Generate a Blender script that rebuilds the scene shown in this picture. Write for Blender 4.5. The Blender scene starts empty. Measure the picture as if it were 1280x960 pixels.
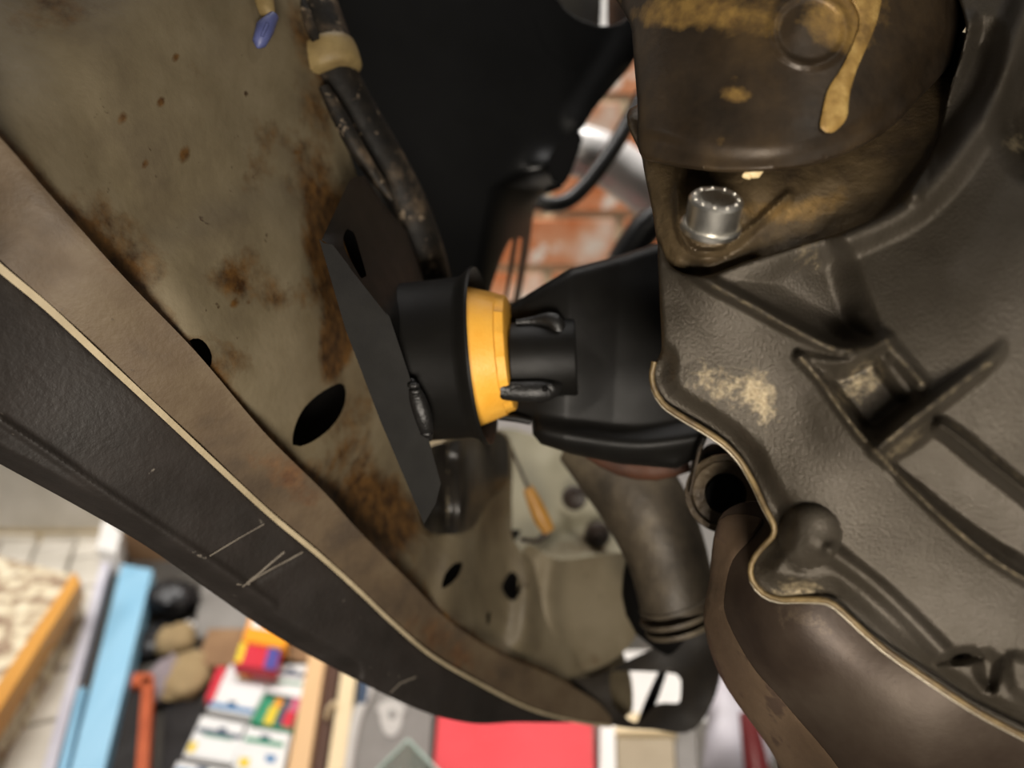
import bpy, math, random
import numpy as np
from mathutils import Vector, Matrix, geometry

random.seed(7)
C = bpy.context.scene.collection
SC = bpy.context.scene

# ------------------------------------------------------------------ camera
F_PX = 960.0
CAM = np.array([0.0, 0.0, 0.78])
PITCH = math.radians(20)
FW = np.array([0, math.cos(PITCH), -math.sin(PITCH)])
RT = np.array([1.0, 0, 0])
UP = np.array([0, math.sin(PITCH), math.cos(PITCH)])

cd = bpy.data.cameras.new('camera')
cam = bpy.data.objects.new('camera', cd); C.objects.link(cam)
cam.location = CAM; cam.rotation_euler = (math.pi/2 - PITCH, 0, 0)
cd.sensor_width = 36; cd.lens = 36*F_PX/1280; cd.clip_start = 0.01
cd.dof.use_dof = True; cd.dof.focus_distance = 0.27
cd.dof.aperture_fstop = cd.lens/4.8
SC.camera = cam

# ------------------------------------------------------------------ world, lamps, exposure
w = bpy.data.worlds.new('garage_air'); SC.world = w; w.use_nodes = True
w.node_tree.nodes['Background'].inputs[0].default_value = (1.0, 0.93, 0.84, 1)
w.node_tree.nodes['Background'].inputs[1].default_value = 0.05

def cpt(x, y, d):                       # camera-space metres -> world
    return CAM + RT*x + UP*y + FW*d

def area(name, loc, target, size, power, col, sy=None, spread=180):
    l = bpy.data.lights.new(name, 'AREA'); l.energy = power; l.color = col
    l.shape = 'RECTANGLE'; l.size = size; l.size_y = sy or size; l.spread = math.radians(spread)
    o = bpy.data.objects.new(name, l); C.objects.link(o)
    o.location = Vector(loc)
    o.rotation_euler = (Vector(target)-Vector(loc)).to_track_quat('-Z', 'Y').to_euler()
    return o
area('inspection_lamp', cpt(0.02, -0.17, -0.16), cpt(0.0, -0.02, 0.34), 0.12, 1.5, (1.0, 0.91, 0.79), None, 110)
area('right_fill', cpt(0.42, 0.42, -0.30), cpt(0.1, 0.0, 0.3), 0.08, 0.6, (1.0, 0.92, 0.80))  # added fill light from the upper right, not a known lamp
area('ceiling_tube', (0.0, 0.93, 1.75), (0.0, 1.0, 0.0), 2.0, 10.5, (1.0, 0.96, 0.92), 0.25, 78)
area('block_wall_fill', (-1.5, .75, 1.2), (-.6, 1.22, .1), .4, 3.5, (1.0, .97, .94), None, 120)  # added fill light for the left block wall, no window there
SC.view_settings.view_transform = 'Standard'
SC.view_settings.look = 'None'
SC.view_settings.exposure = 0.0
SC.view_settings.gamma = 1.0

# ------------------------------------------------------------------ helpers
def P(px, py, d):                       # point seen at pixel (px,py) at depth d metres
    px = np.asarray(px, float); py = np.asarray(py, float); d = np.asarray(d, float)
    return CAM + d[..., None]*(FW + RT*((px-640)/F_PX)[..., None] + UP*((480-py)/F_PX)[..., None])
def P1(px, py, d): return P(np.array(px), np.array(py), np.array(d))
def FL(px, py, z=0.0):                  # point of the horizontal plane at height z
    r = FW + RT*(px-640)/F_PX + UP*(480-py)/F_PX
    return CAM + r*((z-CAM[2])/r[2])

def lin(h):
    h = h.lstrip('#'); c = [int(h[i:i+2], 16)/255 for i in (0, 2, 4)]
    return tuple(x/12.92 if x <= .04045 else ((x+.055)/1.055)**2.4 for x in c) + (1,)

def tps(pts):
    p = np.array(pts, float); n = len(p)
    def U(r2): return np.where(r2 > 1e-9, r2*np.log(r2+1e-12), 0)
    x = p[:, :2]/400.0
    K = U(((x[:, None]-x[None])**2).sum(-1)) + np.eye(n)*1e-3
    Q = np.c_[np.ones(n), x]; A = np.block([[K, Q], [Q.T, np.zeros((3, 3))]])
    s = np.linalg.solve(A, np.r_[p[:, 2], 0, 0, 0])
    def f(u, v):
        q = np.c_[u, v]/400.0
        return U(((q[:, None]-x[None])**2).sum(-1)) @ s[:n] + s[n] + q @ s[n+1:]
    return f

def catmull(pts, step, closed=False):
    p = np.array(pts, float); n = len(p); out = []
    rng = range(n) if closed else range(n-1)
    for i in rng:
        if closed: a, b, c, d = p[i-1], p[i], p[(i+1) % n], p[(i+2) % n]
        else: a, b, c, d = p[max(i-1, 0)], p[i], p[i+1], p[min(i+2, n-1)]
        L = np.linalg.norm((c-b)[:2]) if p.shape[1] < 4 else np.linalg.norm((c-b)[:3])
        k = max(1, int(round(L/step)))
        for j in range(k):
            t = j/k
            out.append(.5*((2*b)+(-a+c)*t+(2*a-5*b+4*c-d)*t*t+(-a+3*b-3*c+d)*t**3))
    if not closed: out.append(p[-1])
    return np.array(out)
def linear(pts, step, closed=False):
    p = np.array(pts, float); n = len(p); out = []
    for i in (range(n) if closed else range(n-1)):
        b, c = p[i], p[(i+1) % n]; k = max(1, int(round(np.linalg.norm((c-b)[:2])/step)))
        for j in range(k): out.append(b+(c-b)*j/k)
    if not closed: out.append(p[-1])
    return np.array(out)

def dist(u, v, poly, closed=False):
    p = np.array(poly, float)[:, :2]; a = p if closed else p[:-1]; b = np.roll(p, -1, 0) if closed else p[1:]
    best = np.full(len(u), 1e9)
    for (x0, y0), (x1, y1) in zip(a, b):
        dx, dy = x1-x0, y1-y0; L = dx*dx+dy*dy+1e-12
        t = np.clip(((u-x0)*dx+(v-y0)*dy)/L, 0, 1)
        best = np.minimum(best, (u-x0-t*dx)**2+(v-y0-t*dy)**2)
    return np.sqrt(best)
def inside(u, v, poly):
    p = np.array(poly, float)[:, :2]; q = np.roll(p, -1, 0); r = np.zeros(len(u), bool)
    for (x0, y0), (x1, y1) in zip(p, q):
        if y0 == y1: continue
        c = ((y0 > v) != (y1 > v)) & (u < (x1-x0)*(v-y0)/(y1-y0)+x0); r ^= c
    return r
def sstep(t): t = np.clip(t, 0, 1); return t*t*(3-2*t)
def ridge(u, v, pts, h, wd, smooth=True):            # raised rounded rib (towards the viewer)
    c = catmull(pts, 12) if smooth and len(pts) > 2 else np.array(pts, float)
    d = dist(u, v, c)/wd
    return -h*np.where(d < 1, (np.cos(np.pi*np.clip(d, 0, 1))+1)/2, 0)
def pocket(u, v, poly, h, wd, smooth=True):          # sunk (h>0) or raised (h<0) area with sloping sides
    c = catmull(poly, 10, True) if smooth else np.array(poly, float)
    d = dist(u, v, c, True); s = np.where(inside(u, v, c), d, -d)
    return h*sstep(s/wd*.5+.5)
def blob(u, v, x, y, rx, ry=None, ang=0):
    ry = ry or rx; a = math.radians(ang); du, dv = u-x, v-y
    e = (du*math.cos(a)+dv*math.sin(a))/rx; f = (-du*math.sin(a)+dv*math.cos(a))/ry
    return np.exp(-(e*e+f*f))

def tag(o, label=None, cat=None, group=None, kind=None):
    for k, x in (('label', label), ('category', cat), ('group', group), ('kind', kind)):
        if x: o[k] = x
    return o
def thing(name, label, cat, loc, group=None):
    o = bpy.data.objects.new(name, None); C.objects.link(o); o.location = Vector([float(x) for x in loc])
    o.empty_display_size = .02
    return tag(o, label, cat, group)
def wloc(o):
    v = np.zeros(3)
    while o is not None: v = v+np.array(o.location); o = o.parent
    return v
def mk(name, V, Fc, mat, parent=None, sharp=38, attr=None):
    V = np.asarray(V, float)
    if parent is None: org = np.array([*(V.min(0)+V.max(0))[:2]/2, V[:, 2].min()])
    else: org = wloc(parent)
    me = bpy.data.meshes.new(name)
    me.from_pydata((V-org).tolist(), [], [tuple(int(i) for i in f) for f in Fc])
    me.materials.append(mat)
    me.shade_smooth()
    if sharp: me.set_sharp_from_angle(angle=math.radians(sharp))
    if attr is not None:
        a = me.attributes.new('stain_and_light', 'FLOAT', 'POINT'); a.data.foreach_set('value', np.asarray(attr, np.float32))  # mask for dirt and wear, plus some painted highlights and shade
    me.update()
    o = bpy.data.objects.new(name, me); C.objects.link(o)
    if parent is None: o.location = org
    else: o.parent = parent
    return o

def relief(name, out, depth, mat, parent=None, holes=(), feats=None, step=16, sub=1, back=.002, rnd=None, smooth=True, stain_and_light=None, sharp=38):
    rs = catmull if smooth else linear
    loops = [rs(out, step*.8, True)]+[catmull(h, min(step*.8, 7), True) for h in holes]
    V, E = [], []
    for L in loops:
        n0 = len(V); V += [tuple(q[:2]) for q in L]
        E += [(n0+i, n0+(i+1) % len(L)) for i in range(len(L))]
    lo, hi = loops[0].min(0), loops[0].max(0)
    gx, gy = np.meshgrid(np.arange(lo[0], hi[0], step), np.arange(lo[1], hi[1], step*.87))
    gx[1::2] += step/2; gu, gv = gx.ravel()+.13, gy.ravel()+.17
    ok = inside(gu, gv, loops[0])
    for h in loops[1:]: ok &= ~inside(gu, gv, h)
    for L in loops: ok &= dist(gu, gv, L, True) > step*.45
    V += list(zip(gu[ok], gv[ok]))
    r = geometry.delaunay_2d_cdt([Vector(q) for q in V], E, [], 0, 1e-4)
    p = np.array([tuple(q) for q in r[0]]); T = np.array([f for f in r[2] if len(f) == 3])
    c = p[T].mean(1); ok = inside(c[:, 0], c[:, 1], loops[0])
    for h in loops[1:]: ok &= ~inside(c[:, 0], c[:, 1], h)
    T = T[ok]
    for _ in range(sub):
        e = np.sort(np.concatenate([T[:, [0, 1]], T[:, [1, 2]], T[:, [2, 0]]]), 1)
        ue, inv = np.unique(e, axis=0, return_inverse=True); inv = inv.ravel()
        m = inv.reshape(3, -1)+len(p); p = np.r_[p, p[ue].mean(1)]
        a, b, cc = T.T; ab, bc, ca = m
        T = np.concatenate([np.c_[a, ab, ca], np.c_[ab, b, bc], np.c_[ca, bc, cc], np.c_[ab, bc, ca]])
    used = np.unique(T); mp = np.full(len(p), -1); mp[used] = np.arange(len(used)); p = p[used]; T = mp[T]
    x = p[T]; ar = (x[:, 1, 0]-x[:, 0, 0])*(x[:, 2, 1]-x[:, 0, 1])-(x[:, 1, 1]-x[:, 0, 1])*(x[:, 2, 0]-x[:, 0, 0])
    T[ar > 0] = T[ar > 0][:, ::-1]
    u, v = p.T
    d = (depth if callable(depth) else tps(depth))(u, v); d0 = d.copy()
    if feats is not None: d = d+feats(u, v)
    if rnd:
        t = 1-np.clip(dist(u, v, loops[0], True)/rnd[1], 0, 1); d = d+rnd[0]*(1-np.sqrt(np.clip(1-t*t, 0, 1)))
    n = len(p); W = np.r_[P(u, v, d), P(u, v, np.maximum(d, d0)+back)]
    cnt = {}
    for f in T:
        for i in range(3):
            k = (f[i], f[(i+1) % 3]); cnt[k] = 1
    Fc = [tuple(f) for f in T]+[tuple(f[::-1]+n) for f in T]
    Fc += [(b, a, a+n, b+n) for (a, b) in cnt if (b, a) not in cnt]
    at = None
    if stain_and_light is not None: s = stain_and_light(u, v); at = np.r_[s, s]
    return mk(name, W, Fc, mat, parent, sharp, at)

def frame(t):
    t = t/np.linalg.norm(t); a = np.array([0, 0, 1.0]) if abs(t[2]) < .9 else np.array([1.0, 0, 0])
    n = np.cross(t, a); n /= np.linalg.norm(n); return n, np.cross(t, n)
def tube(name, pts, mat, parent=None, seg=16, step=.008, caps=True, flat=None, smooth=True, stain_and_light=None):
    """pts: rows of x,y,z,r in world metres"""
    p = catmull(pts, step) if smooth and len(pts) > 2 else np.array(pts, float)
    V, Fc = [], []; pn = None
    for i in range(len(p)):
        t = p[min(i+1, len(p)-1), :3]-p[max(i-1, 0), :3]; t /= np.linalg.norm(t)
        if pn is None: n, b = frame(t)
        else:
            n = pn-t*np.dot(pn, t); n /= np.linalg.norm(n); b = np.cross(t, n)
        pn = n
        for k in range(seg):
            a = 2*math.pi*k/seg
            V.append(p[i, :3]+p[i, 3]*(n*math.cos(a)+b*math.sin(a)*(flat or 1)))
    for i in range(len(p)-1):
        for k in range(seg):
            a, b2 = i*seg+k, i*seg+(k+1) % seg
            Fc.append((a, b2, b2+seg, a+seg))
    if caps: Fc += [tuple(range(seg))[::-1], tuple((len(p)-1)*seg+k for k in range(seg))]
    return mk(name, V, Fc, mat, parent, 50)
def ptube(name, pts, mat, parent=None, **k):      # rows of px,py,depth,radius
    q = np.array(pts, float); return tube(name, np.c_[P(q[:, 0], q[:, 1], q[:, 2]), q[:, 3]], mat, parent, **k)
def lathe(name, cen, axis, prof, mat, parent=None, seg=64, closed=True, wob=None):
    """prof: (s,r) along axis; closed ring profile"""
    a = np.array(axis, float); a /= np.linalg.norm(a); n, b = frame(a); V, Fc = [], []
    for s, r in prof:
        for k in range(seg):
            t = 2*math.pi*k/seg; rr = r*(1+(wob(s, t) if wob else 0))
            V.append(cen+a*s+rr*(n*math.cos(t)+b*math.sin(t)))
    m = len(prof)
    for i in range(m if closed else m-1):
        j = (i+1) % m
        for k in range(seg):
            k2 = (k+1) % seg; Fc.append((i*seg+k, i*seg+k2, j*seg+k2, j*seg+k))
    if not closed: Fc += [tuple(range(seg))[::-1], tuple((m-1)*seg+k for k in range(seg))]
    return mk(name, V, Fc, mat, parent, 35)
def prism(name, top, vec, mat, parent=None, bev=0.0):
    """top: world points of a face, vec: extrusion"""
    t = np.array(top, float); n = len(t); cen = t.mean(0)
    nv = np.cross(t[1]-t[0], t[2]-t[1]); vec = np.array(vec, float)
    if np.dot(nv, vec) > 0: t = t[::-1]
    if bev:
        s = [t+vec, t+vec*(bev/np.linalg.norm(vec)), cen+(t-cen)*(1-bev/np.linalg.norm(t-cen, axis=1).mean()*1.2)]
    else: s = [t+vec, t]
    V = np.concatenate(s); Fc = [tuple(range(n))[::-1], tuple((len(s)-1)*n+i for i in range(n))]
    for k in range(len(s)-1):
        for i in range(n):
            j = (i+1) % n; Fc.append((k*n+i, k*n+j, (k+1)*n+j, (k+1)*n+i))
    return mk(name, V, Fc, mat, parent, 30)
def boxw(name, c, s, mat, parent=None, rz=0, bev=0):
    x, y, z = s[0]/2, s[1]/2, s[2]; a, b = math.cos(rz), math.sin(rz)
    q = [(-x, -y), (x, -y), (x, y), (-x, y)]
    return prism(name, [(c[0]+a*i-b*j, c[1]+b*i+a*j, c[2]+z) for i, j in q], (0, 0, -z), mat, parent, bev)
def ball(name, cen, r, mat, parent=None, seg=20, scl=(1, 1, 1), jit=0):
    V, Fc = [cen+np.array([0, 0, r*scl[2]])], []; m = seg//2; rg = np.random.RandomState(int(abs(cen[0])*9999))
    for i in range(1, m):
        for k in range(seg):
            a, t = math.pi*i/m, 2*math.pi*k/seg; j = 1+jit*rg.randn()
            V.append(cen+j*r*np.array([scl[0]*math.sin(a)*math.cos(t), scl[1]*math.sin(a)*math.sin(t), scl[2]*math.cos(a)]))
    V.append(cen-np.array([0, 0, r*scl[2]]))
    for k in range(seg):
        Fc.append((0, 1+k, 1+(k+1) % seg)); e = 1+(m-2)*seg; Fc.append((e+(k+1) % seg, e+k, len(V)-1))
        for i in range(m-2): a = 1+i*seg+k; b = 1+i*seg+(k+1) % seg; Fc.append((a, a+seg, b+seg, b))
    return mk(name, V, Fc, mat, parent, 60)

# ------------------------------------------------------------------ materials
def M(name, cols, scale=40, rough=(.5, .7), metal=0., bump=0., bscale=300, specks=None, stain_and_light=None, random_v=0, coat=0, detail=6, spec=.5, trans=0, stretch=None):
    m = bpy.data.materials.new(name); m.use_nodes = True; nt = m.node_tree; N = nt.nodes; L = nt.links
    bs = N['Principled BSDF']; tc = N.new('ShaderNodeTexCoord'); vec = tc.outputs['Object']
    if stretch:
        mpn = N.new('ShaderNodeMapping'); mpn.inputs['Scale'].default_value = stretch; L.new(vec, mpn.inputs[0]); vec = mpn.outputs[0]
    def noise(s, d=detail, r=.6):
        n = N.new('ShaderNodeTexNoise'); n.inputs['Scale'].default_value = s; n.inputs['Detail'].default_value = d
        n.inputs['Roughness'].default_value = r; L.new(vec, n.inputs['Vector']); return n.outputs['Fac']
    def ramp(f, stops):
        r = N.new('ShaderNodeValToRGB'); L.new(f, r.inputs[0]); e = r.color_ramp.elements
        while len(e) < len(stops): e.new(.5)
        for x, (p_, c_) in zip(e, stops): x.position = p_; x.color = c_
        return r.outputs[0]
    def mix(f, a, b, mode='MIX'):
        x = N.new('ShaderNodeMix'); x.data_type = 'RGBA'; x.blend_type = mode
        for s, val in ((0, f), (6, a), (7, b)):
            if hasattr(val, 'is_linked') or hasattr(val, 'links'): L.new(val, x.inputs[s])
            else: x.inputs[s].default_value = val
        return x.outputs[2]
    cl = [lin(c) for c in cols]; k = len(cl)
    f0 = noise(scale)
    col = ramp(f0, [(.34+.32*i/max(k-1, 1), c) for i, c in enumerate(cl)]) if k > 1 else None
    g = lambda x: (x, x, x, 1)
    if specks:
        f = ramp(noise(specks[1], 3), [(specks[2], g(0)), (specks[2]+.06, g(1))])
        col = mix(f, col if col else cl[0], lin(specks[0]))
    if stain_and_light:
        at = N.new('ShaderNodeAttribute'); at.attribute_name = 'stain_and_light'
        mm = N.new('ShaderNodeMath'); mm.operation = 'MULTIPLY_ADD'; L.new(noise(stain_and_light[2], 8, .65), mm.inputs[0]); mm.inputs[1].default_value = 1.1
        sb = N.new('ShaderNodeMath'); sb.operation = 'SUBTRACT'; L.new(at.outputs['Fac'], sb.inputs[0]); sb.inputs[1].default_value = .55
        L.new(sb.outputs[0], mm.inputs[2])
        sc = ramp(noise(stain_and_light[2]*2.3), [(.35, lin(stain_and_light[0])), (.65, lin(stain_and_light[1]))])
        mf = ramp(mm.outputs[0], [(.42, g(0)), (.75, g(1))])
        m2 = N.new('ShaderNodeMath'); m2.operation = 'MULTIPLY'; L.new(mf, m2.inputs[0])
        cp = N.new('ShaderNodeMath'); cp.operation = 'MULTIPLY'; cp.use_clamp = True; L.new(at.outputs['Fac'], cp.inputs[0]); cp.inputs[1].default_value = 3.
        L.new(cp.outputs[0], m2.inputs[1])
        col = mix(m2.outputs[0], col if col else cl[0], sc)
    if random_v:
        oi = N.new('ShaderNodeObjectInfo'); hs = N.new('ShaderNodeHueSaturation')
        mr = N.new('ShaderNodeMapRange'); L.new(oi.outputs['Random'], mr.inputs[0]); mr.inputs[3].default_value = 1-random_v; mr.inputs[4].default_value = 1+random_v
        L.new(mr.outputs[0], hs.inputs['Value'])
        if col: L.new(col, hs.inputs['Color'])
        else: hs.inputs['Color'].default_value = cl[0]
        col = hs.outputs[0]
    if col: L.new(col, bs.inputs['Base Color'])
    else: bs.inputs['Base Color'].default_value = cl[0]
    mr = N.new('ShaderNodeMapRange'); L.new(noise(scale*1.7), mr.inputs[0]); mr.inputs[1].default_value = .3; mr.inputs[2].default_value = .7
    mr.inputs[3].default_value, mr.inputs[4].default_value = rough; L.new(mr.outputs[0], bs.inputs['Roughness'])
    bs.inputs['Metallic'].default_value = metal; bs.inputs['Specular IOR Level'].default_value = spec
    bs.inputs['Coat Weight'].default_value = coat; bs.inputs['Transmission Weight'].default_value = trans
    if bump:
        b = N.new('ShaderNodeBump'); b.inputs['Strength'].default_value = bump; b.inputs['Distance'].default_value = .001
        L.new(noise(bscale, 5), b.inputs['Height']); L.new(b.outputs[0], bs.inputs['Normal'])
    return m

m_panel = M('dirty_primer_steel', ['#5a4f3e', '#70654f', '#7f745e'], 16, (.42, .62), .15, .25, 260, ('#3a2a1a', 130, .685), ('#35220f', '#654722', 70))
m_flange = M('dusty_underseal', ['#463a2d', '#594a38', '#655743'], 24, (.55, .7), .1, .3, 400, ('#45392c', 160, .70), ('#4a2f1c', '#6b4c30', 60))
m_lip = M('pale_sealant', ['#9a8c70', '#b0a184'], 60, (.6, .75), 0, .4, 500)
m_trim = M('scuffed_black_plastic', ['#1f1b18', '#2a2522'], 30, (.48, .65), 0, .35, 350, ('#6b655c', 220, .715), ('#8d857a', '#a79e90', 300))
m_black = M('satin_black_coat', ['#0e0d0c', '#12110f'], 50, (.42, .5), 0, .18, 2200, spec=.2)
m_blackgrey = M('satin_black_coat_matt', ['#141312', '#1a1917'], 50, (.62, .7), 0, .15, 2200, spec=.12)  # a little lighter and rougher than the plain black coat
m_weld = M('black_weld', ['#161514'], 50, (.35, .5), 0, .5, 500)
m_yellow = M('yellow_polyurethane', ['#dfa034', '#e6ad45'], 60, (.4, .55), 0, .25, 700, spec=.4)
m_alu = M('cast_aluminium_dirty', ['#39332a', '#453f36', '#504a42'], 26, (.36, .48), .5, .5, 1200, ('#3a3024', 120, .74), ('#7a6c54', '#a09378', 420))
m_flangeedge = M('tan_gasket_edge', ['#463824', '#74623f'], 120, (.45, .6), .3, .4, 500)
m_bare = M('bare_metal_edge', ['#8c8474', '#a39b8a'], 90, (.35, .5), .6, .2, 500)
m_starter = M('oily_brown_steel', ['#211a12', '#352a1d', '#4a3b27'], 30, (.38, .6), .3, .12, 500, None, ('#6b5330', '#94763f', 90))
m_casting = M('oily_brown_casting', ['#382e22', '#554732', '#695941'], 40, (.35, .55), .35, .5, 350, None, ('#6b5532', '#8c7044', 110))
m_bolt = M('bright_zinc', ['#e0dcd2', '#ebe8e0'], 80, (.3, .38), 1.0)
m_rust = M('rusty_exhaust', ['#2c221b', '#3a2f26', '#463c32'], 20, (.5, .62), .45, .15, 260, ('#241914', 120, .70), ('#5c5044', '#776853', 60))
m_rustpipe = M('exhaust_lit_side', ['#463729', '#5a4938'], 24, (.5, .7), .2, .3, 260, ('#44352a', 60, .62))  # lighter copy of the exhaust colour for its lit left face
m_hose = M('perished_rubber', ['#0f0d0b', '#1c1813', '#4e4234'], 60, (.55, .75), 0, .4, 260, ('#6f6252', 140, .62), spec=.25)
m_clamp = M('yellowed_clamp', ['#6e5c3a', '#8f7c52'], 60, (.5, .65), 0, .3, 400, ('#5c4828', 150, .68))
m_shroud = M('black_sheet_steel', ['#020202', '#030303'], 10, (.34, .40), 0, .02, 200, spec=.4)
m_cable = M('black_cable', ['#131211'], 40, (.3, .4))
m_silver = M('silver_pipe_paint', ['#d4d1ce', '#e2dfdd'], 20, (.25, .35), .15)
m_white = M('white_gloss', ['#ece9e4', '#f2f0ec'], 12, (.4, .5))
m_grease = M('black_grease', ['#0f0d0b', '#1e1a15', '#3a342a'], 90, (.3, .5), 0, .2, 300, stretch=(1, .2, .2))
m_shaft = M('grimy_tube', ['#332c22', '#4a4134', '#5f5544'], 34, (.5, .7), .15, .4, 260)
m_floorpan = M('cream_primer', ['#8f8973', '#a09a84'], 14, (.5, .65), .05, .2, 200, None, ('#6a5a40', '#7d6c50', 60))
m_grommet = M('brown_grommet', ['#2a211c', '#3a2f28'], 60, (.4, .5))
m_amber = M('amber_connector', ['#a0712a', '#b5843a'], 60, (.4, .5))
m_blue = M('blue_plastic', ['#40466e', '#555c8c'], 60, (.4, .5))
m_under = M('dark_underseal', ['#14100c', '#201a13', '#2c251b'], 24, (.5, .7), 0, .3, 260, ('#4a4234', 120, .70))
m_dark = M('dark_steel_and_shade', ['#070605'], 20, (.7, .8), spec=.15)  # near-black, also stands in for shade inside holes and hollows
m_brick = M('orange_brick', ['#c4622f', '#d07f4e', '#dc9f78', '#ead0bb'], 9, (.75, .9), 0, .6, 120, ('#ecdccc', 18, .60), random_v=.12)
m_mortar = M('pale_mortar', ['#d0bf9c', '#e0d0b0'], 30, (.85, .95), 0, .5, 200)
m_block = M('pale_concrete_block', ['#bdb6a8', '#d6cfc2'], 12, (.8, .9), 0, .6, 160, random_v=.08)
m_concrete = M('concrete_floor', ['#3c3832', '#56514a'], 8, (.7, .9), 0, .4, 120)
m_peel = M('peeling_cream_paint', ['#7d6450', '#a08870', '#d8cbac', '#e6dcc2'], 42, (.6, .8), 0, .4, 100)
m_honey = M('varnished_honey_wood', ['#c08436', '#d69b48'], 30, (.35, .5), stretch=(1, .15, 1))
m_whitestrip = M('white_lilac_trim', ['#bdbac6', '#d3d1da'], 20, (.35, .5))
m_skyblue = M('sky_blue_paint', ['#7fb3d0', '#9ac8e2'], 14, (.45, .6), stretch=(1, .2, 1))
m_slate = M('dark_green_board', ['#333a38', '#3f4745'], 12, (.6, .7))
m_orange = M('orange_red_plastic', ['#a34a26', '#b85a34'], 20, (.4, .5))
m_card = M('brown_cardboard', ['#7a5c40', '#8f7050'], 16, (.8, .9))
m_kraft = M('crumpled_kraft', ['#8a7552', '#a08a64'], 16, (.8, .9), 0, .8, 60)
m_mauve = M('mauve_cloth', ['#7a6f72', '#8f8488'], 16, (.8, .9), 0, .6, 60)
m_blackbag = M('black_bag', ['#121113', '#1c1a1c'], 20, (.3, .5), 0, .6, 40)
m_pine = M('pale_pine', ['#d2a878', '#e0bd90'], 14, (.5, .65), stretch=(1, .1, 1))
m_ash = M('cream_timber', ['#dcc59a', '#e8d5b0'], 14, (.5, .65), stretch=(1, .1, 1))
m_mahog = M('dark_brown_rail', ['#4a342c', '#5e463c'], 14, (.3, .45), stretch=(1, .1, 1))
m_paper = M('white_packet_paper', ['#d8d8d6', '#e4e4e2'], 14, (.5, .6))
m_navy = M('navy_print', ['#33455c'], 14, (.5, .6))
m_pblue = M('blue_print', ['#3f78a8'], 14, (.5, .6))
m_pyel = M('yellow_print', ['#e0c22c'], 14, (.5, .6))
m_pred = M('red_print', ['#c8283a'], 14, (.45, .6))
m_ppink = M('pink_print', ['#c05878'], 14, (.5, .6))
m_pgreen = M('green_print', ['#2f8a66'], 14, (.5, .6))
m_porange = M('orange_print', ['#ee9a1c'], 14, (.45, .6))
m_ppurple = M('purple_print', ['#4a4690'], 14, (.5, .6))
m_greycloth = M('grey_vinyl', ['#77736e', '#88847f'], 12, (.55, .7), 0, .4, 60)
m_greylight = M('light_grey_print', ['#b8b4ae', '#c2beb8'], 12, (.5, .6))
m_redcab = M('red_enamel', ['#e24c54', '#e85860'], 5, (.25, .35), coat=.4)
m_tan = M('tan_board', ['#9a8c74', '#aa9c84'], 12, (.6, .7))
m_steel = M('brushed_steel', ['#98979a', '#b0afb2'], 30, (.2, .3), .9)
m_lilac = M('pale_lilac_plastic', ['#d2ccd4', '#dcd8de'], 8, (.4, .55))
m_redglass = M('dark_red_bottle', ['#6a2a2c', '#803a3a'], 10, (.2, .3))
m_clear = M('clear_plastic', ['#dfeee6'], 10, (.05, .08), trans=.9)

# ================================================================== SETTING: floor and walls
YW = 1.24
tag(boxw('floor', (0, .9, -.05), (5, 4, .05), m_concrete), kind='structure')
wall = thing('wall_back', None, None, (0, YW, 0)); tag(wall, kind='structure')
boxw('mortar_bed', (0, YW+.104, 0), (4.4, .2, 2.0), m_mortar, wall)
def grid_pieces(name, x0, x1, z0, z1, lx, lz, j, mat, off, xoff=0.0):
    base = None; r = 0; z = z0
    while z < z1:
        x = x0+(off if r % 2 else 0)+xoff
        while x < x1:
            xa, xb = max(x, x0), min(x+lx, x1)
            if xb-xa > .02:
                if xb-xa > lx-.001 and base is not None:
                    o = base.copy(); C.objects.link(o)
                    o.location = (xa-0, random.uniform(-.003, .001), z)
                    o.rotation_euler = (random.uniform(-.006, .006), 0, random.uniform(-.006, .006))
                else:
                    h = lz
                    q = [(0, 0, 0), (xb-xa, 0, 0), (xb-xa, 0, h), (0, 0, h)]
                    o = prism(name, np.array(q)+np.array([0, YW, 0]), (0, .06, 0), mat, None, .004)
                    me = o.data; dl = np.array(o.location)-np.array([0, YW, 0])
                    for vv in me.vertices: vv.co = Vector(np.array(vv.co)+dl)
                    o.parent = wall; o.location = (xa, 0, z)
                    if xb-xa > lx-.001: base = o
            x += lx+j
        z += lz+j; r += 1
zj = CAM[2]-YW*math.tan(PITCH+math.atan((332-480)/F_PX))          # a bed joint seen at pixel row 332
pitch = .087
z0 = zj-pitch*math.floor((zj-.42)/pitch)
xj = (693-640)/F_PX*1.17
grid_pieces('brick', -.38, .62, z0, 1.35, .215, .075, .012, m_brick, -.1135, (xj+.38) % .227-.227)
zb = CAM[2]-YW*math.tan(PITCH+math.atan((665-480)/F_PX))
grid_pieces('concrete_block', -1.5, -.39, zb+.005, 1.2, .42, .205, .011, m_block, -.2)
grid_pieces('concrete_block', -1.5, -.39, .001, zb-.006, .2, zb-.008, .009, m_block, -.08)

# paving blocks on the floor at the left
g = FL(70, 780)-FL(12, 960); g /= np.linalg.norm(g); gn = np.array([g[1], -g[0], 0]); pv0 = FL(12, 960)
paving = thing('trim_1', None, None, pv0); tag(paving, kind='structure')
pb = None
for i in range(-3, 1):
    for k in range(-1, 6):
        c = gn*(.066*i+.03)+g*(.105*k+(.05 if i % 2 else 0))
        if pb is None:
            q = [(-.031, -.049), (.031, -.049), (.031, .049), (-.031, .049)]
            pb = prism('paver', [pv0+gn*a+g*b+np.array([0, 0, .02]) for a, b in q], (0, 0, -.02), m_block, paving, .004); o = pb
        else: o = pb.copy(); C.objects.link(o)
        o.location = c+np.array([0, 0, random.uniform(-.002, .001)])

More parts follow.
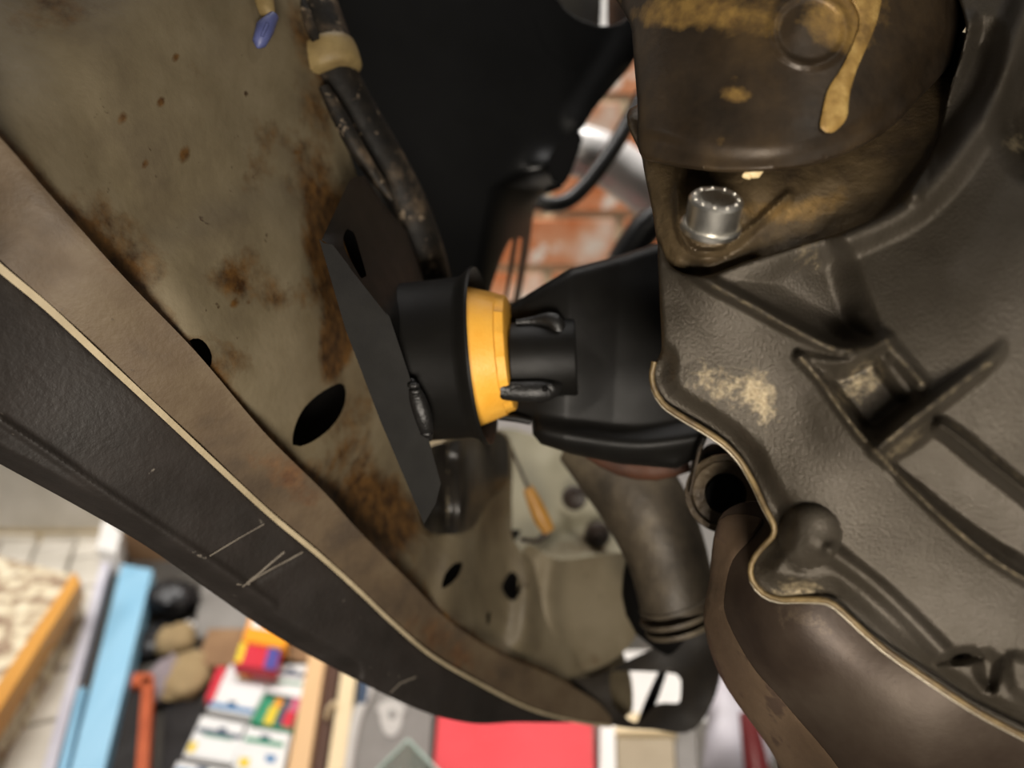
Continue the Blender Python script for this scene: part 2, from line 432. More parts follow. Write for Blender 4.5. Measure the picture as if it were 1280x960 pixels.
# ================================================================== THE CAR: bare inner wing and chassis rail
car = thing('car_body', 'dirty bare steel inner wing and chassis rail with oval holes, left of the yellow bushing', 'car body', P1(250, 500, .36))
seam = [(-60, 115), (0, 172), (55, 235), (95, 280), (160, 352), (245, 440), (330, 540), (405, 615), (450, 665), (510, 725), (560, 775), (620, 815), (690, 845), (750, 880)]
edge = [(-60, 282), (0, 335), (60, 385), (130, 450), (200, 515), (280, 590), (340, 645), (400, 695), (450, 740), (490, 778), (540, 820), (600, 855), (660, 885), (720, 902), (765, 908)]
D_panel = tps([(-60, -60, .252), (0, 180, .225), (200, 0, .288), (345, 0, .34), (200, 200, .28), (300, 300, .31), (380, 300, .345), (400, 520, .345), (250, 440, .285),
   (160, 350, .26), (330, 540, .315), (440, 180, .385), (500, 620, .42), (430, 650, .372), (565, 717, .46), (600, 560, .49), (640, 733, .53), (560, 775, .445), (620, 815, .485), (690, 845, .53), (750, 880, .56), (640, 640, .56), (470, 420, .39)])
dome = [(190, 320), (260, 270), (340, 250), (395, 290), (408, 340), (418, 400), (405, 438), (380, 466), (345, 488), (295, 494), (255, 470), (215, 400)]
def f_panel(u, v):
    d = pocket(u, v, dome, -.0065, 34)
    d = d+pocket(u, v, [(395, 300), (430, 240), (450, 300), (450, 420), (425, 470), (418, 400)], .006, 22)
    d = d+pocket(u, v, [(235, -80), (262, 60), (300, 185), (250, 200), (205, 245), (150, 190), (90, 60), (60, -80)], -.003, 40)
    d = d+.004*blob(u, v, 398, 524, 62, 46, -52)-.003*blob(u, v, 402, 526, 38, 26, -52)
    d = d+ridge(u, v, [(372, 588), (440, 545), (500, 510)], .004, 40)
    d = d+pocket(u, v, [(405, 612), (505, 565), (560, 640), (470, 690)], .006, 14)
    d = d+ridge(u, v, [(580, 575), (588, 640), (570, 720), (560, 780)], .014, 36)
    d = d+ridge(u, v, [(648, 660), (660, 740), (655, 800)], .008, 26)+pocket(u, v, [(590, 650), (632, 610), (650, 680), (640, 790), (600, 800)], .012, 18)
    return d+.0008*np.sin(u*.031+1)*np.sin(v*.027)
def s_panel(u, v):
    s = 1.2*blob(u, v, 412, 300, 34, 100, -8)+1.1*blob(u, v, 425, 425, 22, 60, 20)+.6*blob(u, v, 60, 20, 110, 55)+.5*blob(u, v, 290, 335, 55, 30, -30)
    s += .55*blob(u, v, 445, 525, 40, 70, 20)+.6*blob(u, v, 390, 60, 45, 110, -20)+.45*blob(u, v, 165, 330, 70, 45, 40)+1.0*blob(u, v, 480, 640, 80, 50, 40)
    s += .5*blob(u, v, 330, 200, 50, 90, 30)+.45*blob(u, v, 120, 250, 60, 90, -40)+.5*blob(u, v, 300, 450, 60, 30, 30)+.35*blob(u, v, 250, 90, 50, 60)+.55*blob(u, v, 330, 370, 60, 40)
    for x, y, r in ((152, 149, 9), (231, 193, 9), (219, 72, 6), (293, 379, 6), (201, 127, 6), (181, 206, 6), (310, 378, 4), (371, 190, 4)): s = np.maximum(s, .85*blob(u, v, x, y, r, r*1.6, 25))
    return np.clip(s+.9*np.exp(-dist(u, v, seam)/9), 0, 1.3)  # last term paints the shade of the seam gap
hole1 = [(366, 556), (368, 535), (380, 510), (402, 490), (425, 479), (432, 487), (430, 508), (416, 532), (394, 550), (375, 558)]
holes = [hole1, [(237, 426), (248, 423), (258, 430), (265, 445), (262, 460), (254, 452), (245, 440)], [(552, 735), (556, 718), (568, 704), (578, 702), (574, 718), (562, 731)],
   [(628, 730), (640, 714), (653, 730), (651, 740), (641, 752), (630, 741)], [(609, 782), (609, 768), (613, 763), (612, 778)], [(563, 783), (569, 779), (573, 786), (569, 790)], [(578, 797), (586, 799), (590, 806), (584, 806)]]
relief('rail_panel', [(-60, 110), (-60, -60), (352, -60), (402, 90), (440, 200), (472, 300), (500, 450), (528, 560), (560, 548), (634, 543), (640, 640), (652, 690), (770, 800), (790, 890), (750, 884)]+seam[::-1][1:-1], D_panel, m_panel, car, holes, f_panel, 18, 2, .0016, stain_and_light=s_panel)
relief('rail_inner_shade', [(180, 360), (330, 420), (450, 440), (560, 640), (690, 680), (720, 860), (560, 800), (400, 640), (230, 500)], lambda u, v: D_panel(u, v)+.05, m_dark, car, step=40, sub=0)  # dark sheet added as the shade inside the rail holes
D_fl = tps([(x, y, z) for (x, y, z) in ((-60, 115, .205), (0, 335, .235), (95, 280, .238), (160, 352, .252), (200, 515, .276), (245, 440, .277), (330, 540, .307), (340, 645, .328), (450, 665, .362), (450, 740, .375), (560, 775, .43), (540, 820, .42), (620, 815, .47), (660, 885, .49), (690, 845, .515), (750, 880, .545), (765, 908, .55))])
relief('flange_panel', seam+edge[::-1], D_fl, m_flange, car, [], lambda u, v: .001*np.sin(u*.021)*np.sin(v*.03)-.0015*np.exp(-dist(u, v, seam)/10)+pocket(u, v, [(560, 775), (610, 810), (620, 835), (590, 850), (530, 800)], .004, 20), 18, 2, .0016,
   stain_and_light=lambda u, v: .5*blob(u, v, 150, 330, 120, 60, 40)+.6*blob(u, v, 350, 590, 90, 40, 45)+.6*blob(u, v, 560, 810, 90, 40, 40))
ew = np.array(edge, float); et = np.linspace(0, 1, len(ew)); tn = np.gradient(ew, axis=0); tn /= np.linalg.norm(tn, axis=1)[:, None]; nr = np.c_[tn[:, 1], -tn[:, 0]]
wdt = np.interp(et, [0, .25, .6, 1], [5.5, 4.2, 2.6, 1.4])[:, None]
relief('edge_strip', [tuple(q) for q in (ew+nr*wdt)]+[tuple(q) for q in (ew-nr*wdt)[::-1]], lambda u, v: D_fl(u, v)-.0015, m_lip, car, [], None, 5, 0, .003)
# far floor pan and cross members
relief('floor_pan', [(618, 540), (690, 553), (716, 580), (770, 650), (800, 700), (830, 760), (740, 760), (640, 690), (622, 640)], [(620, 550, .66), (700, 560, .70), (800, 710, .66), (640, 680, .60)], m_floorpan, car, [],
   lambda u, v: pocket(u, v, [(700, 660), (725, 650), (745, 648), (762, 655), (790, 685), (700, 700), (668, 690)], .008, 8)-.004*blob(u, v, 690, 572, 14), 14, 1, .002, stain_and_light=lambda u, v: .9*blob(u, v, 745, 668, 20)+.6*blob(u, v, 700, 690, 80, 20)+.4*blob(u, v, 717, 622, 25))
for x, y, z, r in ((717, 622, .655, .0105), (746, 668, .66, .011)):
    q = lathe('grommet', P1(x, y, z), -FW+RT*.15, [(0, r), (.004, r), (.006, r*.75), (.005, r*.45), (.009, r*.35), (.009, .0001)], m_grommet, car, 24, False)
relief('cross_panel', [(655, 685), (700, 700), (792, 694), (800, 760), (792, 800), (760, 830), (700, 850), (650, 800)], [(655, 690, .56), (790, 695, .60), (720, 830, .56), (790, 800, .58)], m_panel, car, [], lambda u, v: ridge(u, v, [(690, 700), (685, 760), (700, 830)], .008, 22), 16, 1, .003,
   stain_and_light=lambda u, v: .3+.1*blob(u, v, 740, 840, 80, 30))
relief('lower_crossmember', [(640, 806), (690, 842), (740, 846), (800, 818), (890, 786), (900, 850), (868, 912), (815, 912), (760, 905), (690, 870)], [(650, 810, .53), (720, 860, .55), (880, 790, .56), (860, 900, .56)], m_under, car,
   [[(762, 846), (764, 839), (820, 840), (846, 843), (851, 850), (850, 876), (846, 879), (822, 880), (803, 898), (793, 903), (780, 895), (766, 880)]], lambda u, v: .004*np.sin(u*.05)*np.cos(v*.06)-.006*blob(u, v, 730, 875, 40, 18), 16, 1, .02, stain_and_light=lambda u, v: .35+.1*sstep((u-700)/120))
relief('gusset_web', [(824, 838), (834, 838), (812, 898), (796, 904)], [(824, 840, .585), (834, 838, .585), (805, 900, .585)], m_dark, car, step=12, sub=0, back=.004)

relief('greasy_liner', [(528, 566), (560, 552), (600, 548), (632, 545), (635, 600), (612, 626), (590, 660), (560, 668), (530, 660), (520, 610)], lambda u, v: D_panel(u, v)-.002, m_grease, car, [], lambda u, v: f_panel(u, v)+.002*np.sin(u*.16), 12, 2, .002)
# black sill cover
def f_trim(u, v):
    low = [(-60, 505), (0, 545), (60, 592), (150, 645), (230, 695), (320, 748), (420, 810), (520, 862)]
    d = ridge(u, v, [(0, 525), (60, 565), (150, 628), (260, 700), (340, 755)], .0018, 10)
    return d+.009*sstep((26-dist(u, v, [(-60, 545), (0, 582), (90, 630), (180, 682), (260, 738), (340, 792), (430, 842)]))/22)-ridge(u, v, [(320, 725), (380, 690), (410, 680)], .001, 8)
D_tr = tps([(-60, 282, .222), (0, 335, .236), (0, 580, .245), (200, 515, .278), (180, 680, .29), (340, 645, .33), (340, 790, .345), (450, 740, .378), (520, 885, .42), (540, 820, .425), (600, 903, .46), (660, 885, .495)])
sk = relief('sill_cover', edge[:-1]+[(640, 903), (610, 905), (575, 902), (520, 886), (430, 842), (340, 792), (260, 737), (180, 681), (90, 629), (0, 580), (-60, 545)],
   D_tr, m_trim, None, [], f_trim, 16, 2, .003, rnd=(.0015, 8),
   stain_and_light=lambda u, v: np.maximum(.5*np.exp(-dist(u, v, [(230, 685), (262, 700)])/5), .5*np.exp(-dist(u, v, [(480, 870), (520, 845)])/3)))
m_scr = M('scratched_plastic', ['#6a6258', '#827a6e'], 90, (.6, .7))
for pp, rr in ((([(303, 733), (322, 718), (338, 704), (355, 690)]), .0006), ([(303, 733), (330, 716), (360, 700), (378, 690)], .0005), ([(296, 730), (312, 730)], .0005), ([(488, 866), (500, 854), (520, 846)], .0004), ([(262, 695), (300, 672), (330, 655)], .0003)):
    q = np.array(pp, float); q = np.c_[q, (D_tr(q[:, 0], q[:, 1])+f_trim(q[:, 0], q[:, 1])), np.full(len(q), rr)]; ptube('scratch', q, m_scr, sk, seg=6)
tag(sk, 'scuffed black plastic sill cover running diagonally below the bare steel rail', 'sill cover')

# ================================================================== chassis side engine mount
mnt = thing('engine_mount', 'satin black welded mount with slotted angle plate and short round sleeve, on the rail', 'engine mount', P1(470, 450, .35))
relief('mount_plate', [(399, 299), (405, 304), (416, 306), (450, 350), (487, 396), (510, 465), (532, 535), (551, 604), (545, 629), (530, 655), (475, 525), (432, 412)], lambda u, v: .293+.00009*(v-300)+.00001*(u-400), m_blackgrey, mnt, [], None, 10, 0, .006, smooth=False)
relief('side_plate', [(402, 300), (436, 227), (443, 221), (456, 220), (482, 257), (508, 290), (530, 352), (545, 440), (520, 480), (487, 398), (416, 308)], [(400, 298, .2995), (440, 221, .325), (456, 220, .345), (530, 350, .395), (487, 396, .305), (416, 306, .2995), (545, 440, .395)], m_black, mnt,
   [[(429, 297), (434, 286), (442, 290), (450, 315), (458, 345), (452, 348), (441, 330), (431, 311)]], None, 14, 1, .005, smooth=False)
LIP = P1(602, 445, .352); A = RT*math.cos(math.radians(7))*math.cos(math.radians(5))+UP*math.sin(math.radians(5))-FW*math.sin(math.radians(7))
A = A/np.linalg.norm(A)
lathe('sleeve', LIP, A, [(-.036, .0368), (-.007, .0368), (-.0035, .0382), (-.0014, .0404), (.0000, .0409), (.0012, .0404), (-.0012, .0376), (-.007, .0352), (-.036, .0348)], m_black, mnt, 96)
ptube('weld_bead', [(514, 474, .313, .0012), (521, 496, .312, .0032), (529, 520, .313, .0036), (534, 540, .317, .0026), (538, 550, .320, .0008)], m_weld, mnt, step=.003)
wb = bpy.data.objects['weld_bead']
for k in range(9):
    t = k/8; ball('weld_ripple', P1(517+16*t, 482+60*t, .3085+.007*t), .0024, m_weld, wb, 10, (1.1, .7, .55))

bsh = lathe('bushing', LIP, A, [(-.034, .0335), (-.005, .0325), (-.001, .0312), (.0098, .0278), (.0102, .0268), (.0138, .0258), (.0142, .0246), (.0140, .0125), (-.034, .0125)], m_yellow, None, 72, wob=lambda s, t: (.02*math.sin(3*t)+.012*math.sin(17*t)+.01*math.sin(41*t) if s > .0099 else 0))
tag(bsh, 'yellow tapered polyurethane bushing pressed into the black sleeve', 'bushing')

relief('slot_shade', [(425, 284), (445, 280), (462, 345), (450, 352)], [(430, 284, .33), (445, 284, .345), (455, 350, .345)], m_dark, mnt, step=14, sub=0)  # dark sheet added as the shade seen through the slot
# engine side arm
arm = thing('engine_bracket', 'satin black folded steel bracket with short welded tube, reaching right behind the gearbox', 'bracket', P1(740, 560, .36))
def f_arm(u, v):
    d = pocket(u, v, [(715, 500), (722, 425), (800, 400), (900, 420), (900, 520), (800, 540), (730, 530)], .005, 50)-.0035*np.clip(1-np.abs(u-712+(v-400)*.04)/60, 0, 1)
    return d+ridge(u, v, [(672, 540), (720, 548), (800, 556), (880, 545)], .006, 26)
relief('arm_plate', [(634, 384), (680, 355), (714, 335), (757, 324), (830, 301), (900, 285), (940, 400), (940, 540), (885, 545), (874, 572), (845, 586), (775, 580), (715, 568), (676, 555), (666, 543), (664, 524), (626, 521), (622, 503), (640, 498), (640, 420)],
   [(634, 450, .358), (712, 340, .352), (706, 470, .344), (830, 310, .366), (830, 450, .345), (760, 560, .348), (680, 540, .352), (850, 580, .345), (920, 440, .35)], m_black, arm, [], f_arm, 14, 2, .006, rnd=(.006, 12), smooth=False)
CT = LIP+A*.0145-UP*.0035
lathe('crush_tube', CT, A*.96+RT*.2-UP*.03, [(0, .0168), (.0006, .0174), (.028, .0174), (.029, .0168), (.029, .0001), (0, .0001)], m_black, arm, 48)
for pts in ([(645, 403, .342, .0012), (668, 401, .342, .0022), (686, 400, .340, .0036), (697, 407, .338, .0036), (702, 440, .338, .0012), (702, 475, .338, .0016)],
            [(626, 488, .334, .0042), (650, 489, .333, .0046), (675, 489, .333, .0050), (692, 486, .334, .0038), (701, 480, .336, .0016)]):
    aw = ptube('weld_bead', pts, m_weld, arm, step=.003)
for k in range(10): ball('weld_ripple', P1(628+6.6*k, 489+1.5*math.sin(k*2), .3305), .0034, m_weld, aw, 10, (.9, .35, 1))
ball('weld_crater', P1(681, 486, .3283), .0014, m_dark, aw, 10)
ptube('fold_lip', [(624, 521, .352, .0016), (645, 523, .351, .0018), (664, 527, .351, .0016)], m_black, arm, step=.004)

# ================================================================== gearbox housing
gbx = thing('gearbox', 'dirty grey cast aluminium gearbox housing with raised ribs and pockets, filling the right side', 'gearbox', P1(1080, 750, .23))
rimline = [(818, 452), (815, 466), (817, 484), (829, 504), (850, 519), (880, 537), (905, 554), (925, 575), (941, 602), (955, 632), (967, 655), (966, 670), (951, 686), (939, 705), (940, 724), (954, 741), (975, 749), (1002, 749), (1034, 751), (1052, 763), (1080, 789), (1110, 814), (1160, 849), (1220, 888), (1280, 920), (1345, 952), (1480, 1012)]
D_g = tps([(820, 300, .238), (826, 450, .230), (870, 345, .224), (1000, 430, .214), (1100, 430, .208), (1280, 300, .203), (1280, 650, .197), (1000, 600, .212), (1040, 745, .216), (1200, 830, .204), (1330, 940, .20), (940, 590, .226), (1280, 0, .235), (1180, 200, .226), (1100, 265, .226), (900, 560, .228), (1150, 700, .203)])
R2 = [(1000, 448), (1025, 475), (1050, 510), (1075, 543), (1092, 562), (1130, 600), (1170, 640), (1215, 680), (1260, 712), (1340, 755), (1480, 820)]
outer = R2+[(1480, 1030), (1340, 1000), (1280, 925), (1160, 850), (1052, 763), (966, 670), (900, 550), (820, 470), (823, 310), (890, 350), (960, 395)]
def f_g(u, v):
    d = pocket(u, v, outer, .009, 70, False)                                                # outer wall below the crest
    d = d+ridge(u, v, R2, .0042, 10)
    d = d+ridge(u, v, [(868, 340), (892, 356), (930, 376), (1000, 414), (1035, 431), (1060, 436), (1088, 432), (1108, 424)], .0062, 14)
    d = d+(.25+.75*np.clip((u-935+.7*(v-340))/150, 0, 1))*pocket(u, v, [(915, 350), (950, 338), (1000, 322), (1045, 318), (1062, 360), (1078, 405), (1072, 424), (1045, 424), (1000, 398), (955, 372)], .019, 26)
    d = d+ridge(u, v, [(1075, 395), (1090, 412), (1108, 428), (1150, 478)], .003, 16)
    d = d+ridge(u, v, [(1000, 446), (1030, 452), (1062, 450), (1105, 430)], .0025, 12)
    d = d+pocket(u, v, [(1036, 474), (1062, 462), (1096, 446), (1120, 452), (1148, 484), (1140, 502), (1102, 536), (1082, 536), (1060, 510)], .010, 11)
    d = d+pocket(u, v, [(1098, 455), (1110, 445), (1152, 482), (1140, 500), (1128, 496)], -.0075, 11)
    d = d+np.clip((1262-u)/90, 0, 1)*ridge(u, v, [(1098, 560), (1150, 518), (1200, 480), (1275, 425)], .009, 18)
    d = d+pocket(u, v, [(1112, 580), (1150, 550), (1172, 540), (1215, 575), (1300, 645), (1310, 720), (1270, 697), (1240, 680), (1190, 645), (1150, 612)], .0085, 11)
    d = d+ridge(u, v, [(1176, 534), (1210, 558), (1250, 592), (1330, 655)], .0075, 17)
    rr = np.clip(np.hypot(u-1012, v-670)/40, 0, 1); d = d-.008*np.sqrt(1-rr**2)+.003*blob(u, v, 975, 636, 16)-.003*blob(u, v, 1035, 690, 30, 14, 35)
    d = d+pocket(u, v, [(952, 700), (975, 672), (985, 700), (1010, 722), (1042, 735), (1030, 746), (975, 746), (945, 728)], -.002, 10)
    d = d+.006*sstep((34-dist(u, v, rimline))/26)                                            # dished just inside the rim
    d = d+ridge(u, v, [(1040, 690), (1100, 737), (1150, 785), (1182, 818)], .004, 18)
    d = d+pocket(u, v, [(1172, 828), (1195, 815), (1216, 813), (1226, 822), (1205, 826)], .007, 8)
    d = d+pocket(u, v, [(1224, 818), (1246, 824), (1240, 862), (1226, 850)], .006, 10)+pocket(u, v, [(1262, 820), (1300, 835), (1300, 880), (1266, 862)], -.004, 12)
    d = d+pocket(u, v, [(850, 405), (940, 470), (985, 560), (960, 600), (930, 560), (880, 510), (840, 480)], -.003, 40)
    d = d+ridge(u, v, [(1212, 30), (1192, 90), (1166, 136), (1146, 190), (1140, 240)], .005, 20)+ridge(u, v, [(1300, -30), (1268, 50), (1246, 120), (1214, 165), (1180, 215), (1130, 262), (1060, 295)], .009, 34)
    d = d+pocket(u, v, [(1200, 60), (1236, 40), (1240, 90), (1215, 145), (1170, 190), (1160, 160)], .008, 24)+pocket(u, v, [(1255, 130), (1300, 80), (1300, 210), (1262, 190)], .012, 24)
    return d
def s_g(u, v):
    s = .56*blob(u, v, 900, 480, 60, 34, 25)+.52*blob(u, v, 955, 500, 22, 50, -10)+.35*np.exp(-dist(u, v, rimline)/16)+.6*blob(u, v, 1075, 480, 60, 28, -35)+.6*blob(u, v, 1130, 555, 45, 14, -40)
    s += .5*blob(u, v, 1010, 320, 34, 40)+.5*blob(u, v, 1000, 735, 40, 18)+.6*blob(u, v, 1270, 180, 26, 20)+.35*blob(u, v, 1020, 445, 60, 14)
    s = np.maximum(s, .62*np.exp(-(dist(u, v, catmull(R2, 10))/4)**2))  # worn crests from here on, painted paler to carry the ridge highlights
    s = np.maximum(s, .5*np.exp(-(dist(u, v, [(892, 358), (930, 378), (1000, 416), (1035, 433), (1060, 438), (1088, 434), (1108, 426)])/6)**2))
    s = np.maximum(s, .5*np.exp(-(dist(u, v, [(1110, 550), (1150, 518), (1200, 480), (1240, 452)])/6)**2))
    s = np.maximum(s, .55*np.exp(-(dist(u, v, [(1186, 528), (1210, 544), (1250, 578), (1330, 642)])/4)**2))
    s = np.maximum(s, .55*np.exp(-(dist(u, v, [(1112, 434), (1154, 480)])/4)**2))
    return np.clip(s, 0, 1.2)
relief('housing', [(823, 305), (838, 332), (860, 343), (886, 344), (935, 326), (1000, 306), (1060, 287), (1110, 262), (1148, 222), (1172, 170), (1188, 110), (1207, 40), (1213, -60), (1480, -60), (1480, 1010)]+rimline[::-1][1:]+[(827, 438), (825, 380)], D_g, m_alu, gbx, [], f_g, 10, 2, .03, rnd=(.0025, 7), stain_and_light=s_g)
rl = catmull(rimline, 10); dz = D_g(rl[:, 0], rl[:, 1])+.0055
tube('gasket_edge', np.c_[P(rl[:, 0], rl[:, 1], dz), np.full(len(rl), .0009)], m_flangeedge, gbx, 8, .003)
tube('back_plate', np.c_[P(rl[:, 0]-1.5, rl[:, 1]+4, dz+.003), np.full(len(rl), .0004)], m_bare, gbx, 8, .003)

# ---- starter motor on top of the housing
stm = thing('starter_motor', 'oil stained dark brown starter motor with ochre paint run, above the gearbox', 'starter motor', P1(980, 300, .27))
def s_st(u, v):
    s = .3*blob(u, v, 980, 10, 220, 70)+.4*blob(u, v, 850, 10, 60, 30)+.35*blob(u, v, 905, 110, 60, 30)+.75*blob(u, v, 1060, 20, 40, 60)+.35*blob(u, v, 930, 20, 60, 40)+.55*blob(u, v, 900, 178, 16, 22)+.6*blob(u, v, 920, 120, 22, 10)+.5*blob(u, v, 830, 20, 40, 16)
    return np.clip(s, 0, 1.2)
relief('body', [(786, -60), (790, 40), (797, 130), (800, 192), (835, 206), (900, 215), (960, 214), (1005, 209), (1060, 191), (1110, 162), (1150, 122), (1186, 82), (1198, 50), (1218, -60)],
   lambda u, v: .224+.055*(1-np.sqrt(np.clip(1-((u-1000+(v-100)*.06)/228)**2, 0, 1)))+.00004*(100-v), m_starter, stm, [],
   lambda u, v: ridge(u, v, [(1012+46*math.cos(a), 38+44*math.sin(a)) for a in np.linspace(0, 6.283, 25)], .0012, 9)-.001*blob(u, v, 1000, 30, 20, 30, 40)+pocket(u, v, [(800, 170), (900, 190), (1000, 185), (1100, 140), (1190, 40), (1260, 40), (1150, 240), (800, 240)], .0015, 10), 14, 2, .03, rnd=(.003, 6), stain_and_light=s_st)
relief('paint_run', [(1058, -20), (1100, -20), (1098, 20), (1085, 55), (1070, 90), (1062, 120), (1058, 148), (1040, 166), (1026, 160), (1028, 140), (1036, 110), (1052, 85), (1068, 50), (1074, 20)],
   lambda u, v: .2225+.055*(1-np.sqrt(np.clip(1-((u-1000+(v-100)*.06)/228)**2, 0, 1)))+.00004*(100-v), M('ochre_paint_run', ['#6e552c', '#94763f', '#b3965a'], 120, (.5, .7), 0, .4, 300), stm, [], None, 8, 1, .0012, rnd=(.0006, 5))
def f_cast(u, v):
    d = pocket(u, v, [(846, 236), (849, 285), (866, 308), (895, 312), (922, 302), (938, 280), (930, 250), (900, 235)], -.004, 12)
    d = d+ridge(u, v, [(912, 306), (945, 280), (985, 244)], .0035, 10)+ridge(u, v, [(852, 205), (847, 245), (850, 290), (870, 314), (905, 314)], .003, 8)
    return d+.004*sstep((18-dist(u, v, [(803, 200), (815, 262), (823, 308), (838, 336), (862, 348), (890, 348), (940, 332)]))/18)
relief('nose_casting', [(797, 130), (803, 200), (815, 262), (823, 308), (838, 338), (862, 350), (890, 350), (940, 334), (1000, 314), (1060, 297), (1120, 270), (1160, 232), (1195, 120), (1202, 40), (1000, 120)],
   [(803, 200, .262), (815, 262, .250), (870, 335, .238), (1000, 285, .236), (1100, 240, .238), (1180, 120, .252), (950, 220, .240), (1000, 150, .262), (850, 150, .285), (1150, 60, .275)], m_casting, stm, [], f_cast, 12, 2, .02, rnd=(.003, 6),
   stain_and_light=lambda u, v: np.clip(.5*blob(u, v, 950, 262, 40, 20)+.6*blob(u, v, 1000, 265, 50, 20, -20)+.35*blob(u, v, 1060, 240, 60, 30, -30), 0, 1))
for x, y, s in ((944, 216, .0018), (934, 219, .0012), (982, 204, .0007)):
    ball('paint_chip', P1(x, y, .2235 if x > 980 else .2265), s, M('cream_chip', ['#c9b080', '#d8c498'], 80), stm, 10, (1.3, .5, .9), .15)

# bright socket head bolt
bax = UP*.74-FW*.64+RT*.02; bax /= np.linalg.norm(bax); bc = P1(888, 284, .2245)
blt = thing('socket_bolt', 'shiny zinc socket head bolt with washer on the brown starter flange', 'bolt', bc)
hx = lambda t: 1/math.cos((t % (math.pi/3))-math.pi/6)
hb = lathe('head', bc, bax, [(.0012, .0001), (.0012, .0077), (.0086, .0077), (.0094, .0070), (.0094, .0054), (.0088, .0047), (.0045, .0046), (.0025, .0001)], m_bolt, blt, 48, False)
nb, bb = frame(bax)
lathe('socket', bc, bax, [(.0093, .0054), (.0094, .0046), (.0032, .0045), (.0018, .0001)], M('recess_shade_zinc', ['#8d887c', '#a39e92'], 60, (.25, .35), 1.0), hb, 48, False, lambda s, t: (hx(t)*.9-1) if .003 < s < .0095 and s != .0093 else 0)  # darker zinc paints the shade down in the socket
lathe('washer', bc, bax, [(-.0004, .0088), (.0010, .0088), (.0014, .0084), (.0014, .004), (-.0004, .004)], m_bolt, blt, 48)
for k in range(11):
    t = 2*math.pi*k/11; ball('raised_mark', bc+bax*.0094+.0062*(nb*math.cos(t)+bb*math.sin(t)), .00055, m_bolt, hb, 8)

# ================================================================== exhaust, shaft, joint
exh = thing('exhaust_pipe', 'rusty brown exhaust pipe curving under the gearbox rim', 'exhaust pipe', P1(1000, 850, .27))
D_ex = tps([(895, 650, .292), (884, 730, .302), (886, 790, .303), (905, 850, .302), (960, 925, .298), (1010, 990, .296), (950, 655, .276), (908, 745, .284), (938, 830, .278), (985, 884, .274), (1050, 970, .27),
   (1000, 780, .253), (1080, 850, .245), (1180, 930, .238), (1100, 770, .249), (1330, 960, .236), (1250, 1015, .25), (980, 690, .265), (1150, 1000, .252)])
relief('pipe', [(905, 640), (985, 640), (1100, 770), (1480, 1000), (1480, 1060), (1040, 1030), (962, 930), (908, 850), (886, 780), (890, 720)],
   D_ex, m_rust, exh, [], None, 16, 1, .05, stain_and_light=lambda u, v: .45*blob(u, v, 1030, 790, 130, 50, 35))  # paler patch painted where the pipe's highlight lies
relief('pipe_lit_side', [(900, 650), (952, 648), (940, 672), (916, 700), (906, 740), (908, 772), (940, 832), (985, 884), (1055, 975), (1000, 990), (955, 925), (903, 850), (880, 780), (886, 728)],
   lambda u, v: D_ex(u, v)-.0012, m_rustpipe, exh, [], None, 12, 1, .03, rnd=(.0008, 5), stain_and_light=None)  # left face of the pipe, its brighter light painted as lighter colour

shf = thing('drive_shaft', 'grimy brown tube running down from the black arm to a crimped end', 'shaft', P1(845, 780, .43))
ptube('tube_body', [(745, 545, .46, .026), (778, 590, .45, .0255), (810, 640, .44, .0245), (835, 700, .435, .0225), (848, 765, .43, .0205)], m_shaft, shf, seg=32)
for k, (x, y, r) in enumerate(((846, 752, .0212), (848, 766, .0218), (851, 780, .020))): ptube('crimp_ring', [(x-1, y-3, .43, r), (x, y, .43, r*1.03), (x+1, y+3, .43, r)], m_shaft, shf, seg=32, step=.002)
ptube('dust_boot', [(802, 700, .475, .010), (808, 735, .475, .016), (824, 764, .475, .020), (850, 782, .475, .020)], m_dark, shf, seg=24)
ptube('rust_collar', [(735, 566, .40, .003), (775, 580, .395, .006), (820, 586, .39, .006), (862, 582, .385, .003)], M('rust_collar', ['#341d10', '#4e2c18'], 60, (.6, .8), 0, .3), shf, seg=12)

jnt = thing('flange_joint', 'round dark brown flange tucked behind the gearbox rim above the exhaust', 'flange', P1(905, 660, .34))
ja = -FW*.9-RT*.35+UP*.1
lathe('disc', P1(906, 617, .335), ja, [(-.012, .0165), (0, .0172), (.002, .0168), (.0022, .0145), (-.002, .0138), (-.002, .009), (-.012, .009)], m_casting, jnt, 48)
lathe('bore_shade', P1(912, 622, .336), ja, [(-.012, .0105), (-.0015, .0105)], m_dark, jnt, 32, False)  # flat dark cap painted as the shade of the hole
ptube('stub', [(890, 562, .355, .004), (896, 578, .36, .0125), (903, 604, .365, .0155)], m_under, jnt, seg=24)
ptube('clip', [(880, 548, .33, .0008), (874, 562, .33, .0010), (868, 590, .332, .0006), (862, 620, .334, .0006)], m_hose, jnt, seg=10)

# ================================================================== hose, shroud, pipes
hos = thing('rubber_hose', 'perished black hose with yellowed clamp along the rusty rail edge', 'hose', P1(540, 350, .40))
ptube('upper_hose', [(350, -60, .38, .0165), (383, 10, .375, .0155), (404, 55, .372, .0138), (413, 78, .37, .0130)], m_hose, hos, seg=32)
ptube('lower_hose', [(413, 78, .37, .0105), (440, 132, .385, .0108), (478, 198, .40, .0112), (512, 265, .41, .0112), (538, 345, .42, .0110), (548, 420, .43, .011)], m_hose, hos, seg=32)
ptube('clamp', [(405, 58, .37, .0128), (406.5, 62, .37, .0144), (411, 75, .37, .0150), (417, 91, .37, .0144), (418, 94, .37, .0125)], m_clamp, hos, seg=40, step=.003)
ptube('rubber_seam', [(404, 108, .356, .0025), (424, 145, .36, .004), (448, 190, .365, .004), (474, 228, .37, .003), (490, 250, .372, .001)], m_hose, hos, seg=12)
for pts in ([(362, -30, .362, .003), (380, 15, .357, .0032), (396, 52, .3565, .0022)],): ptube('rubber_seam', pts, m_hose, hos, seg=12)
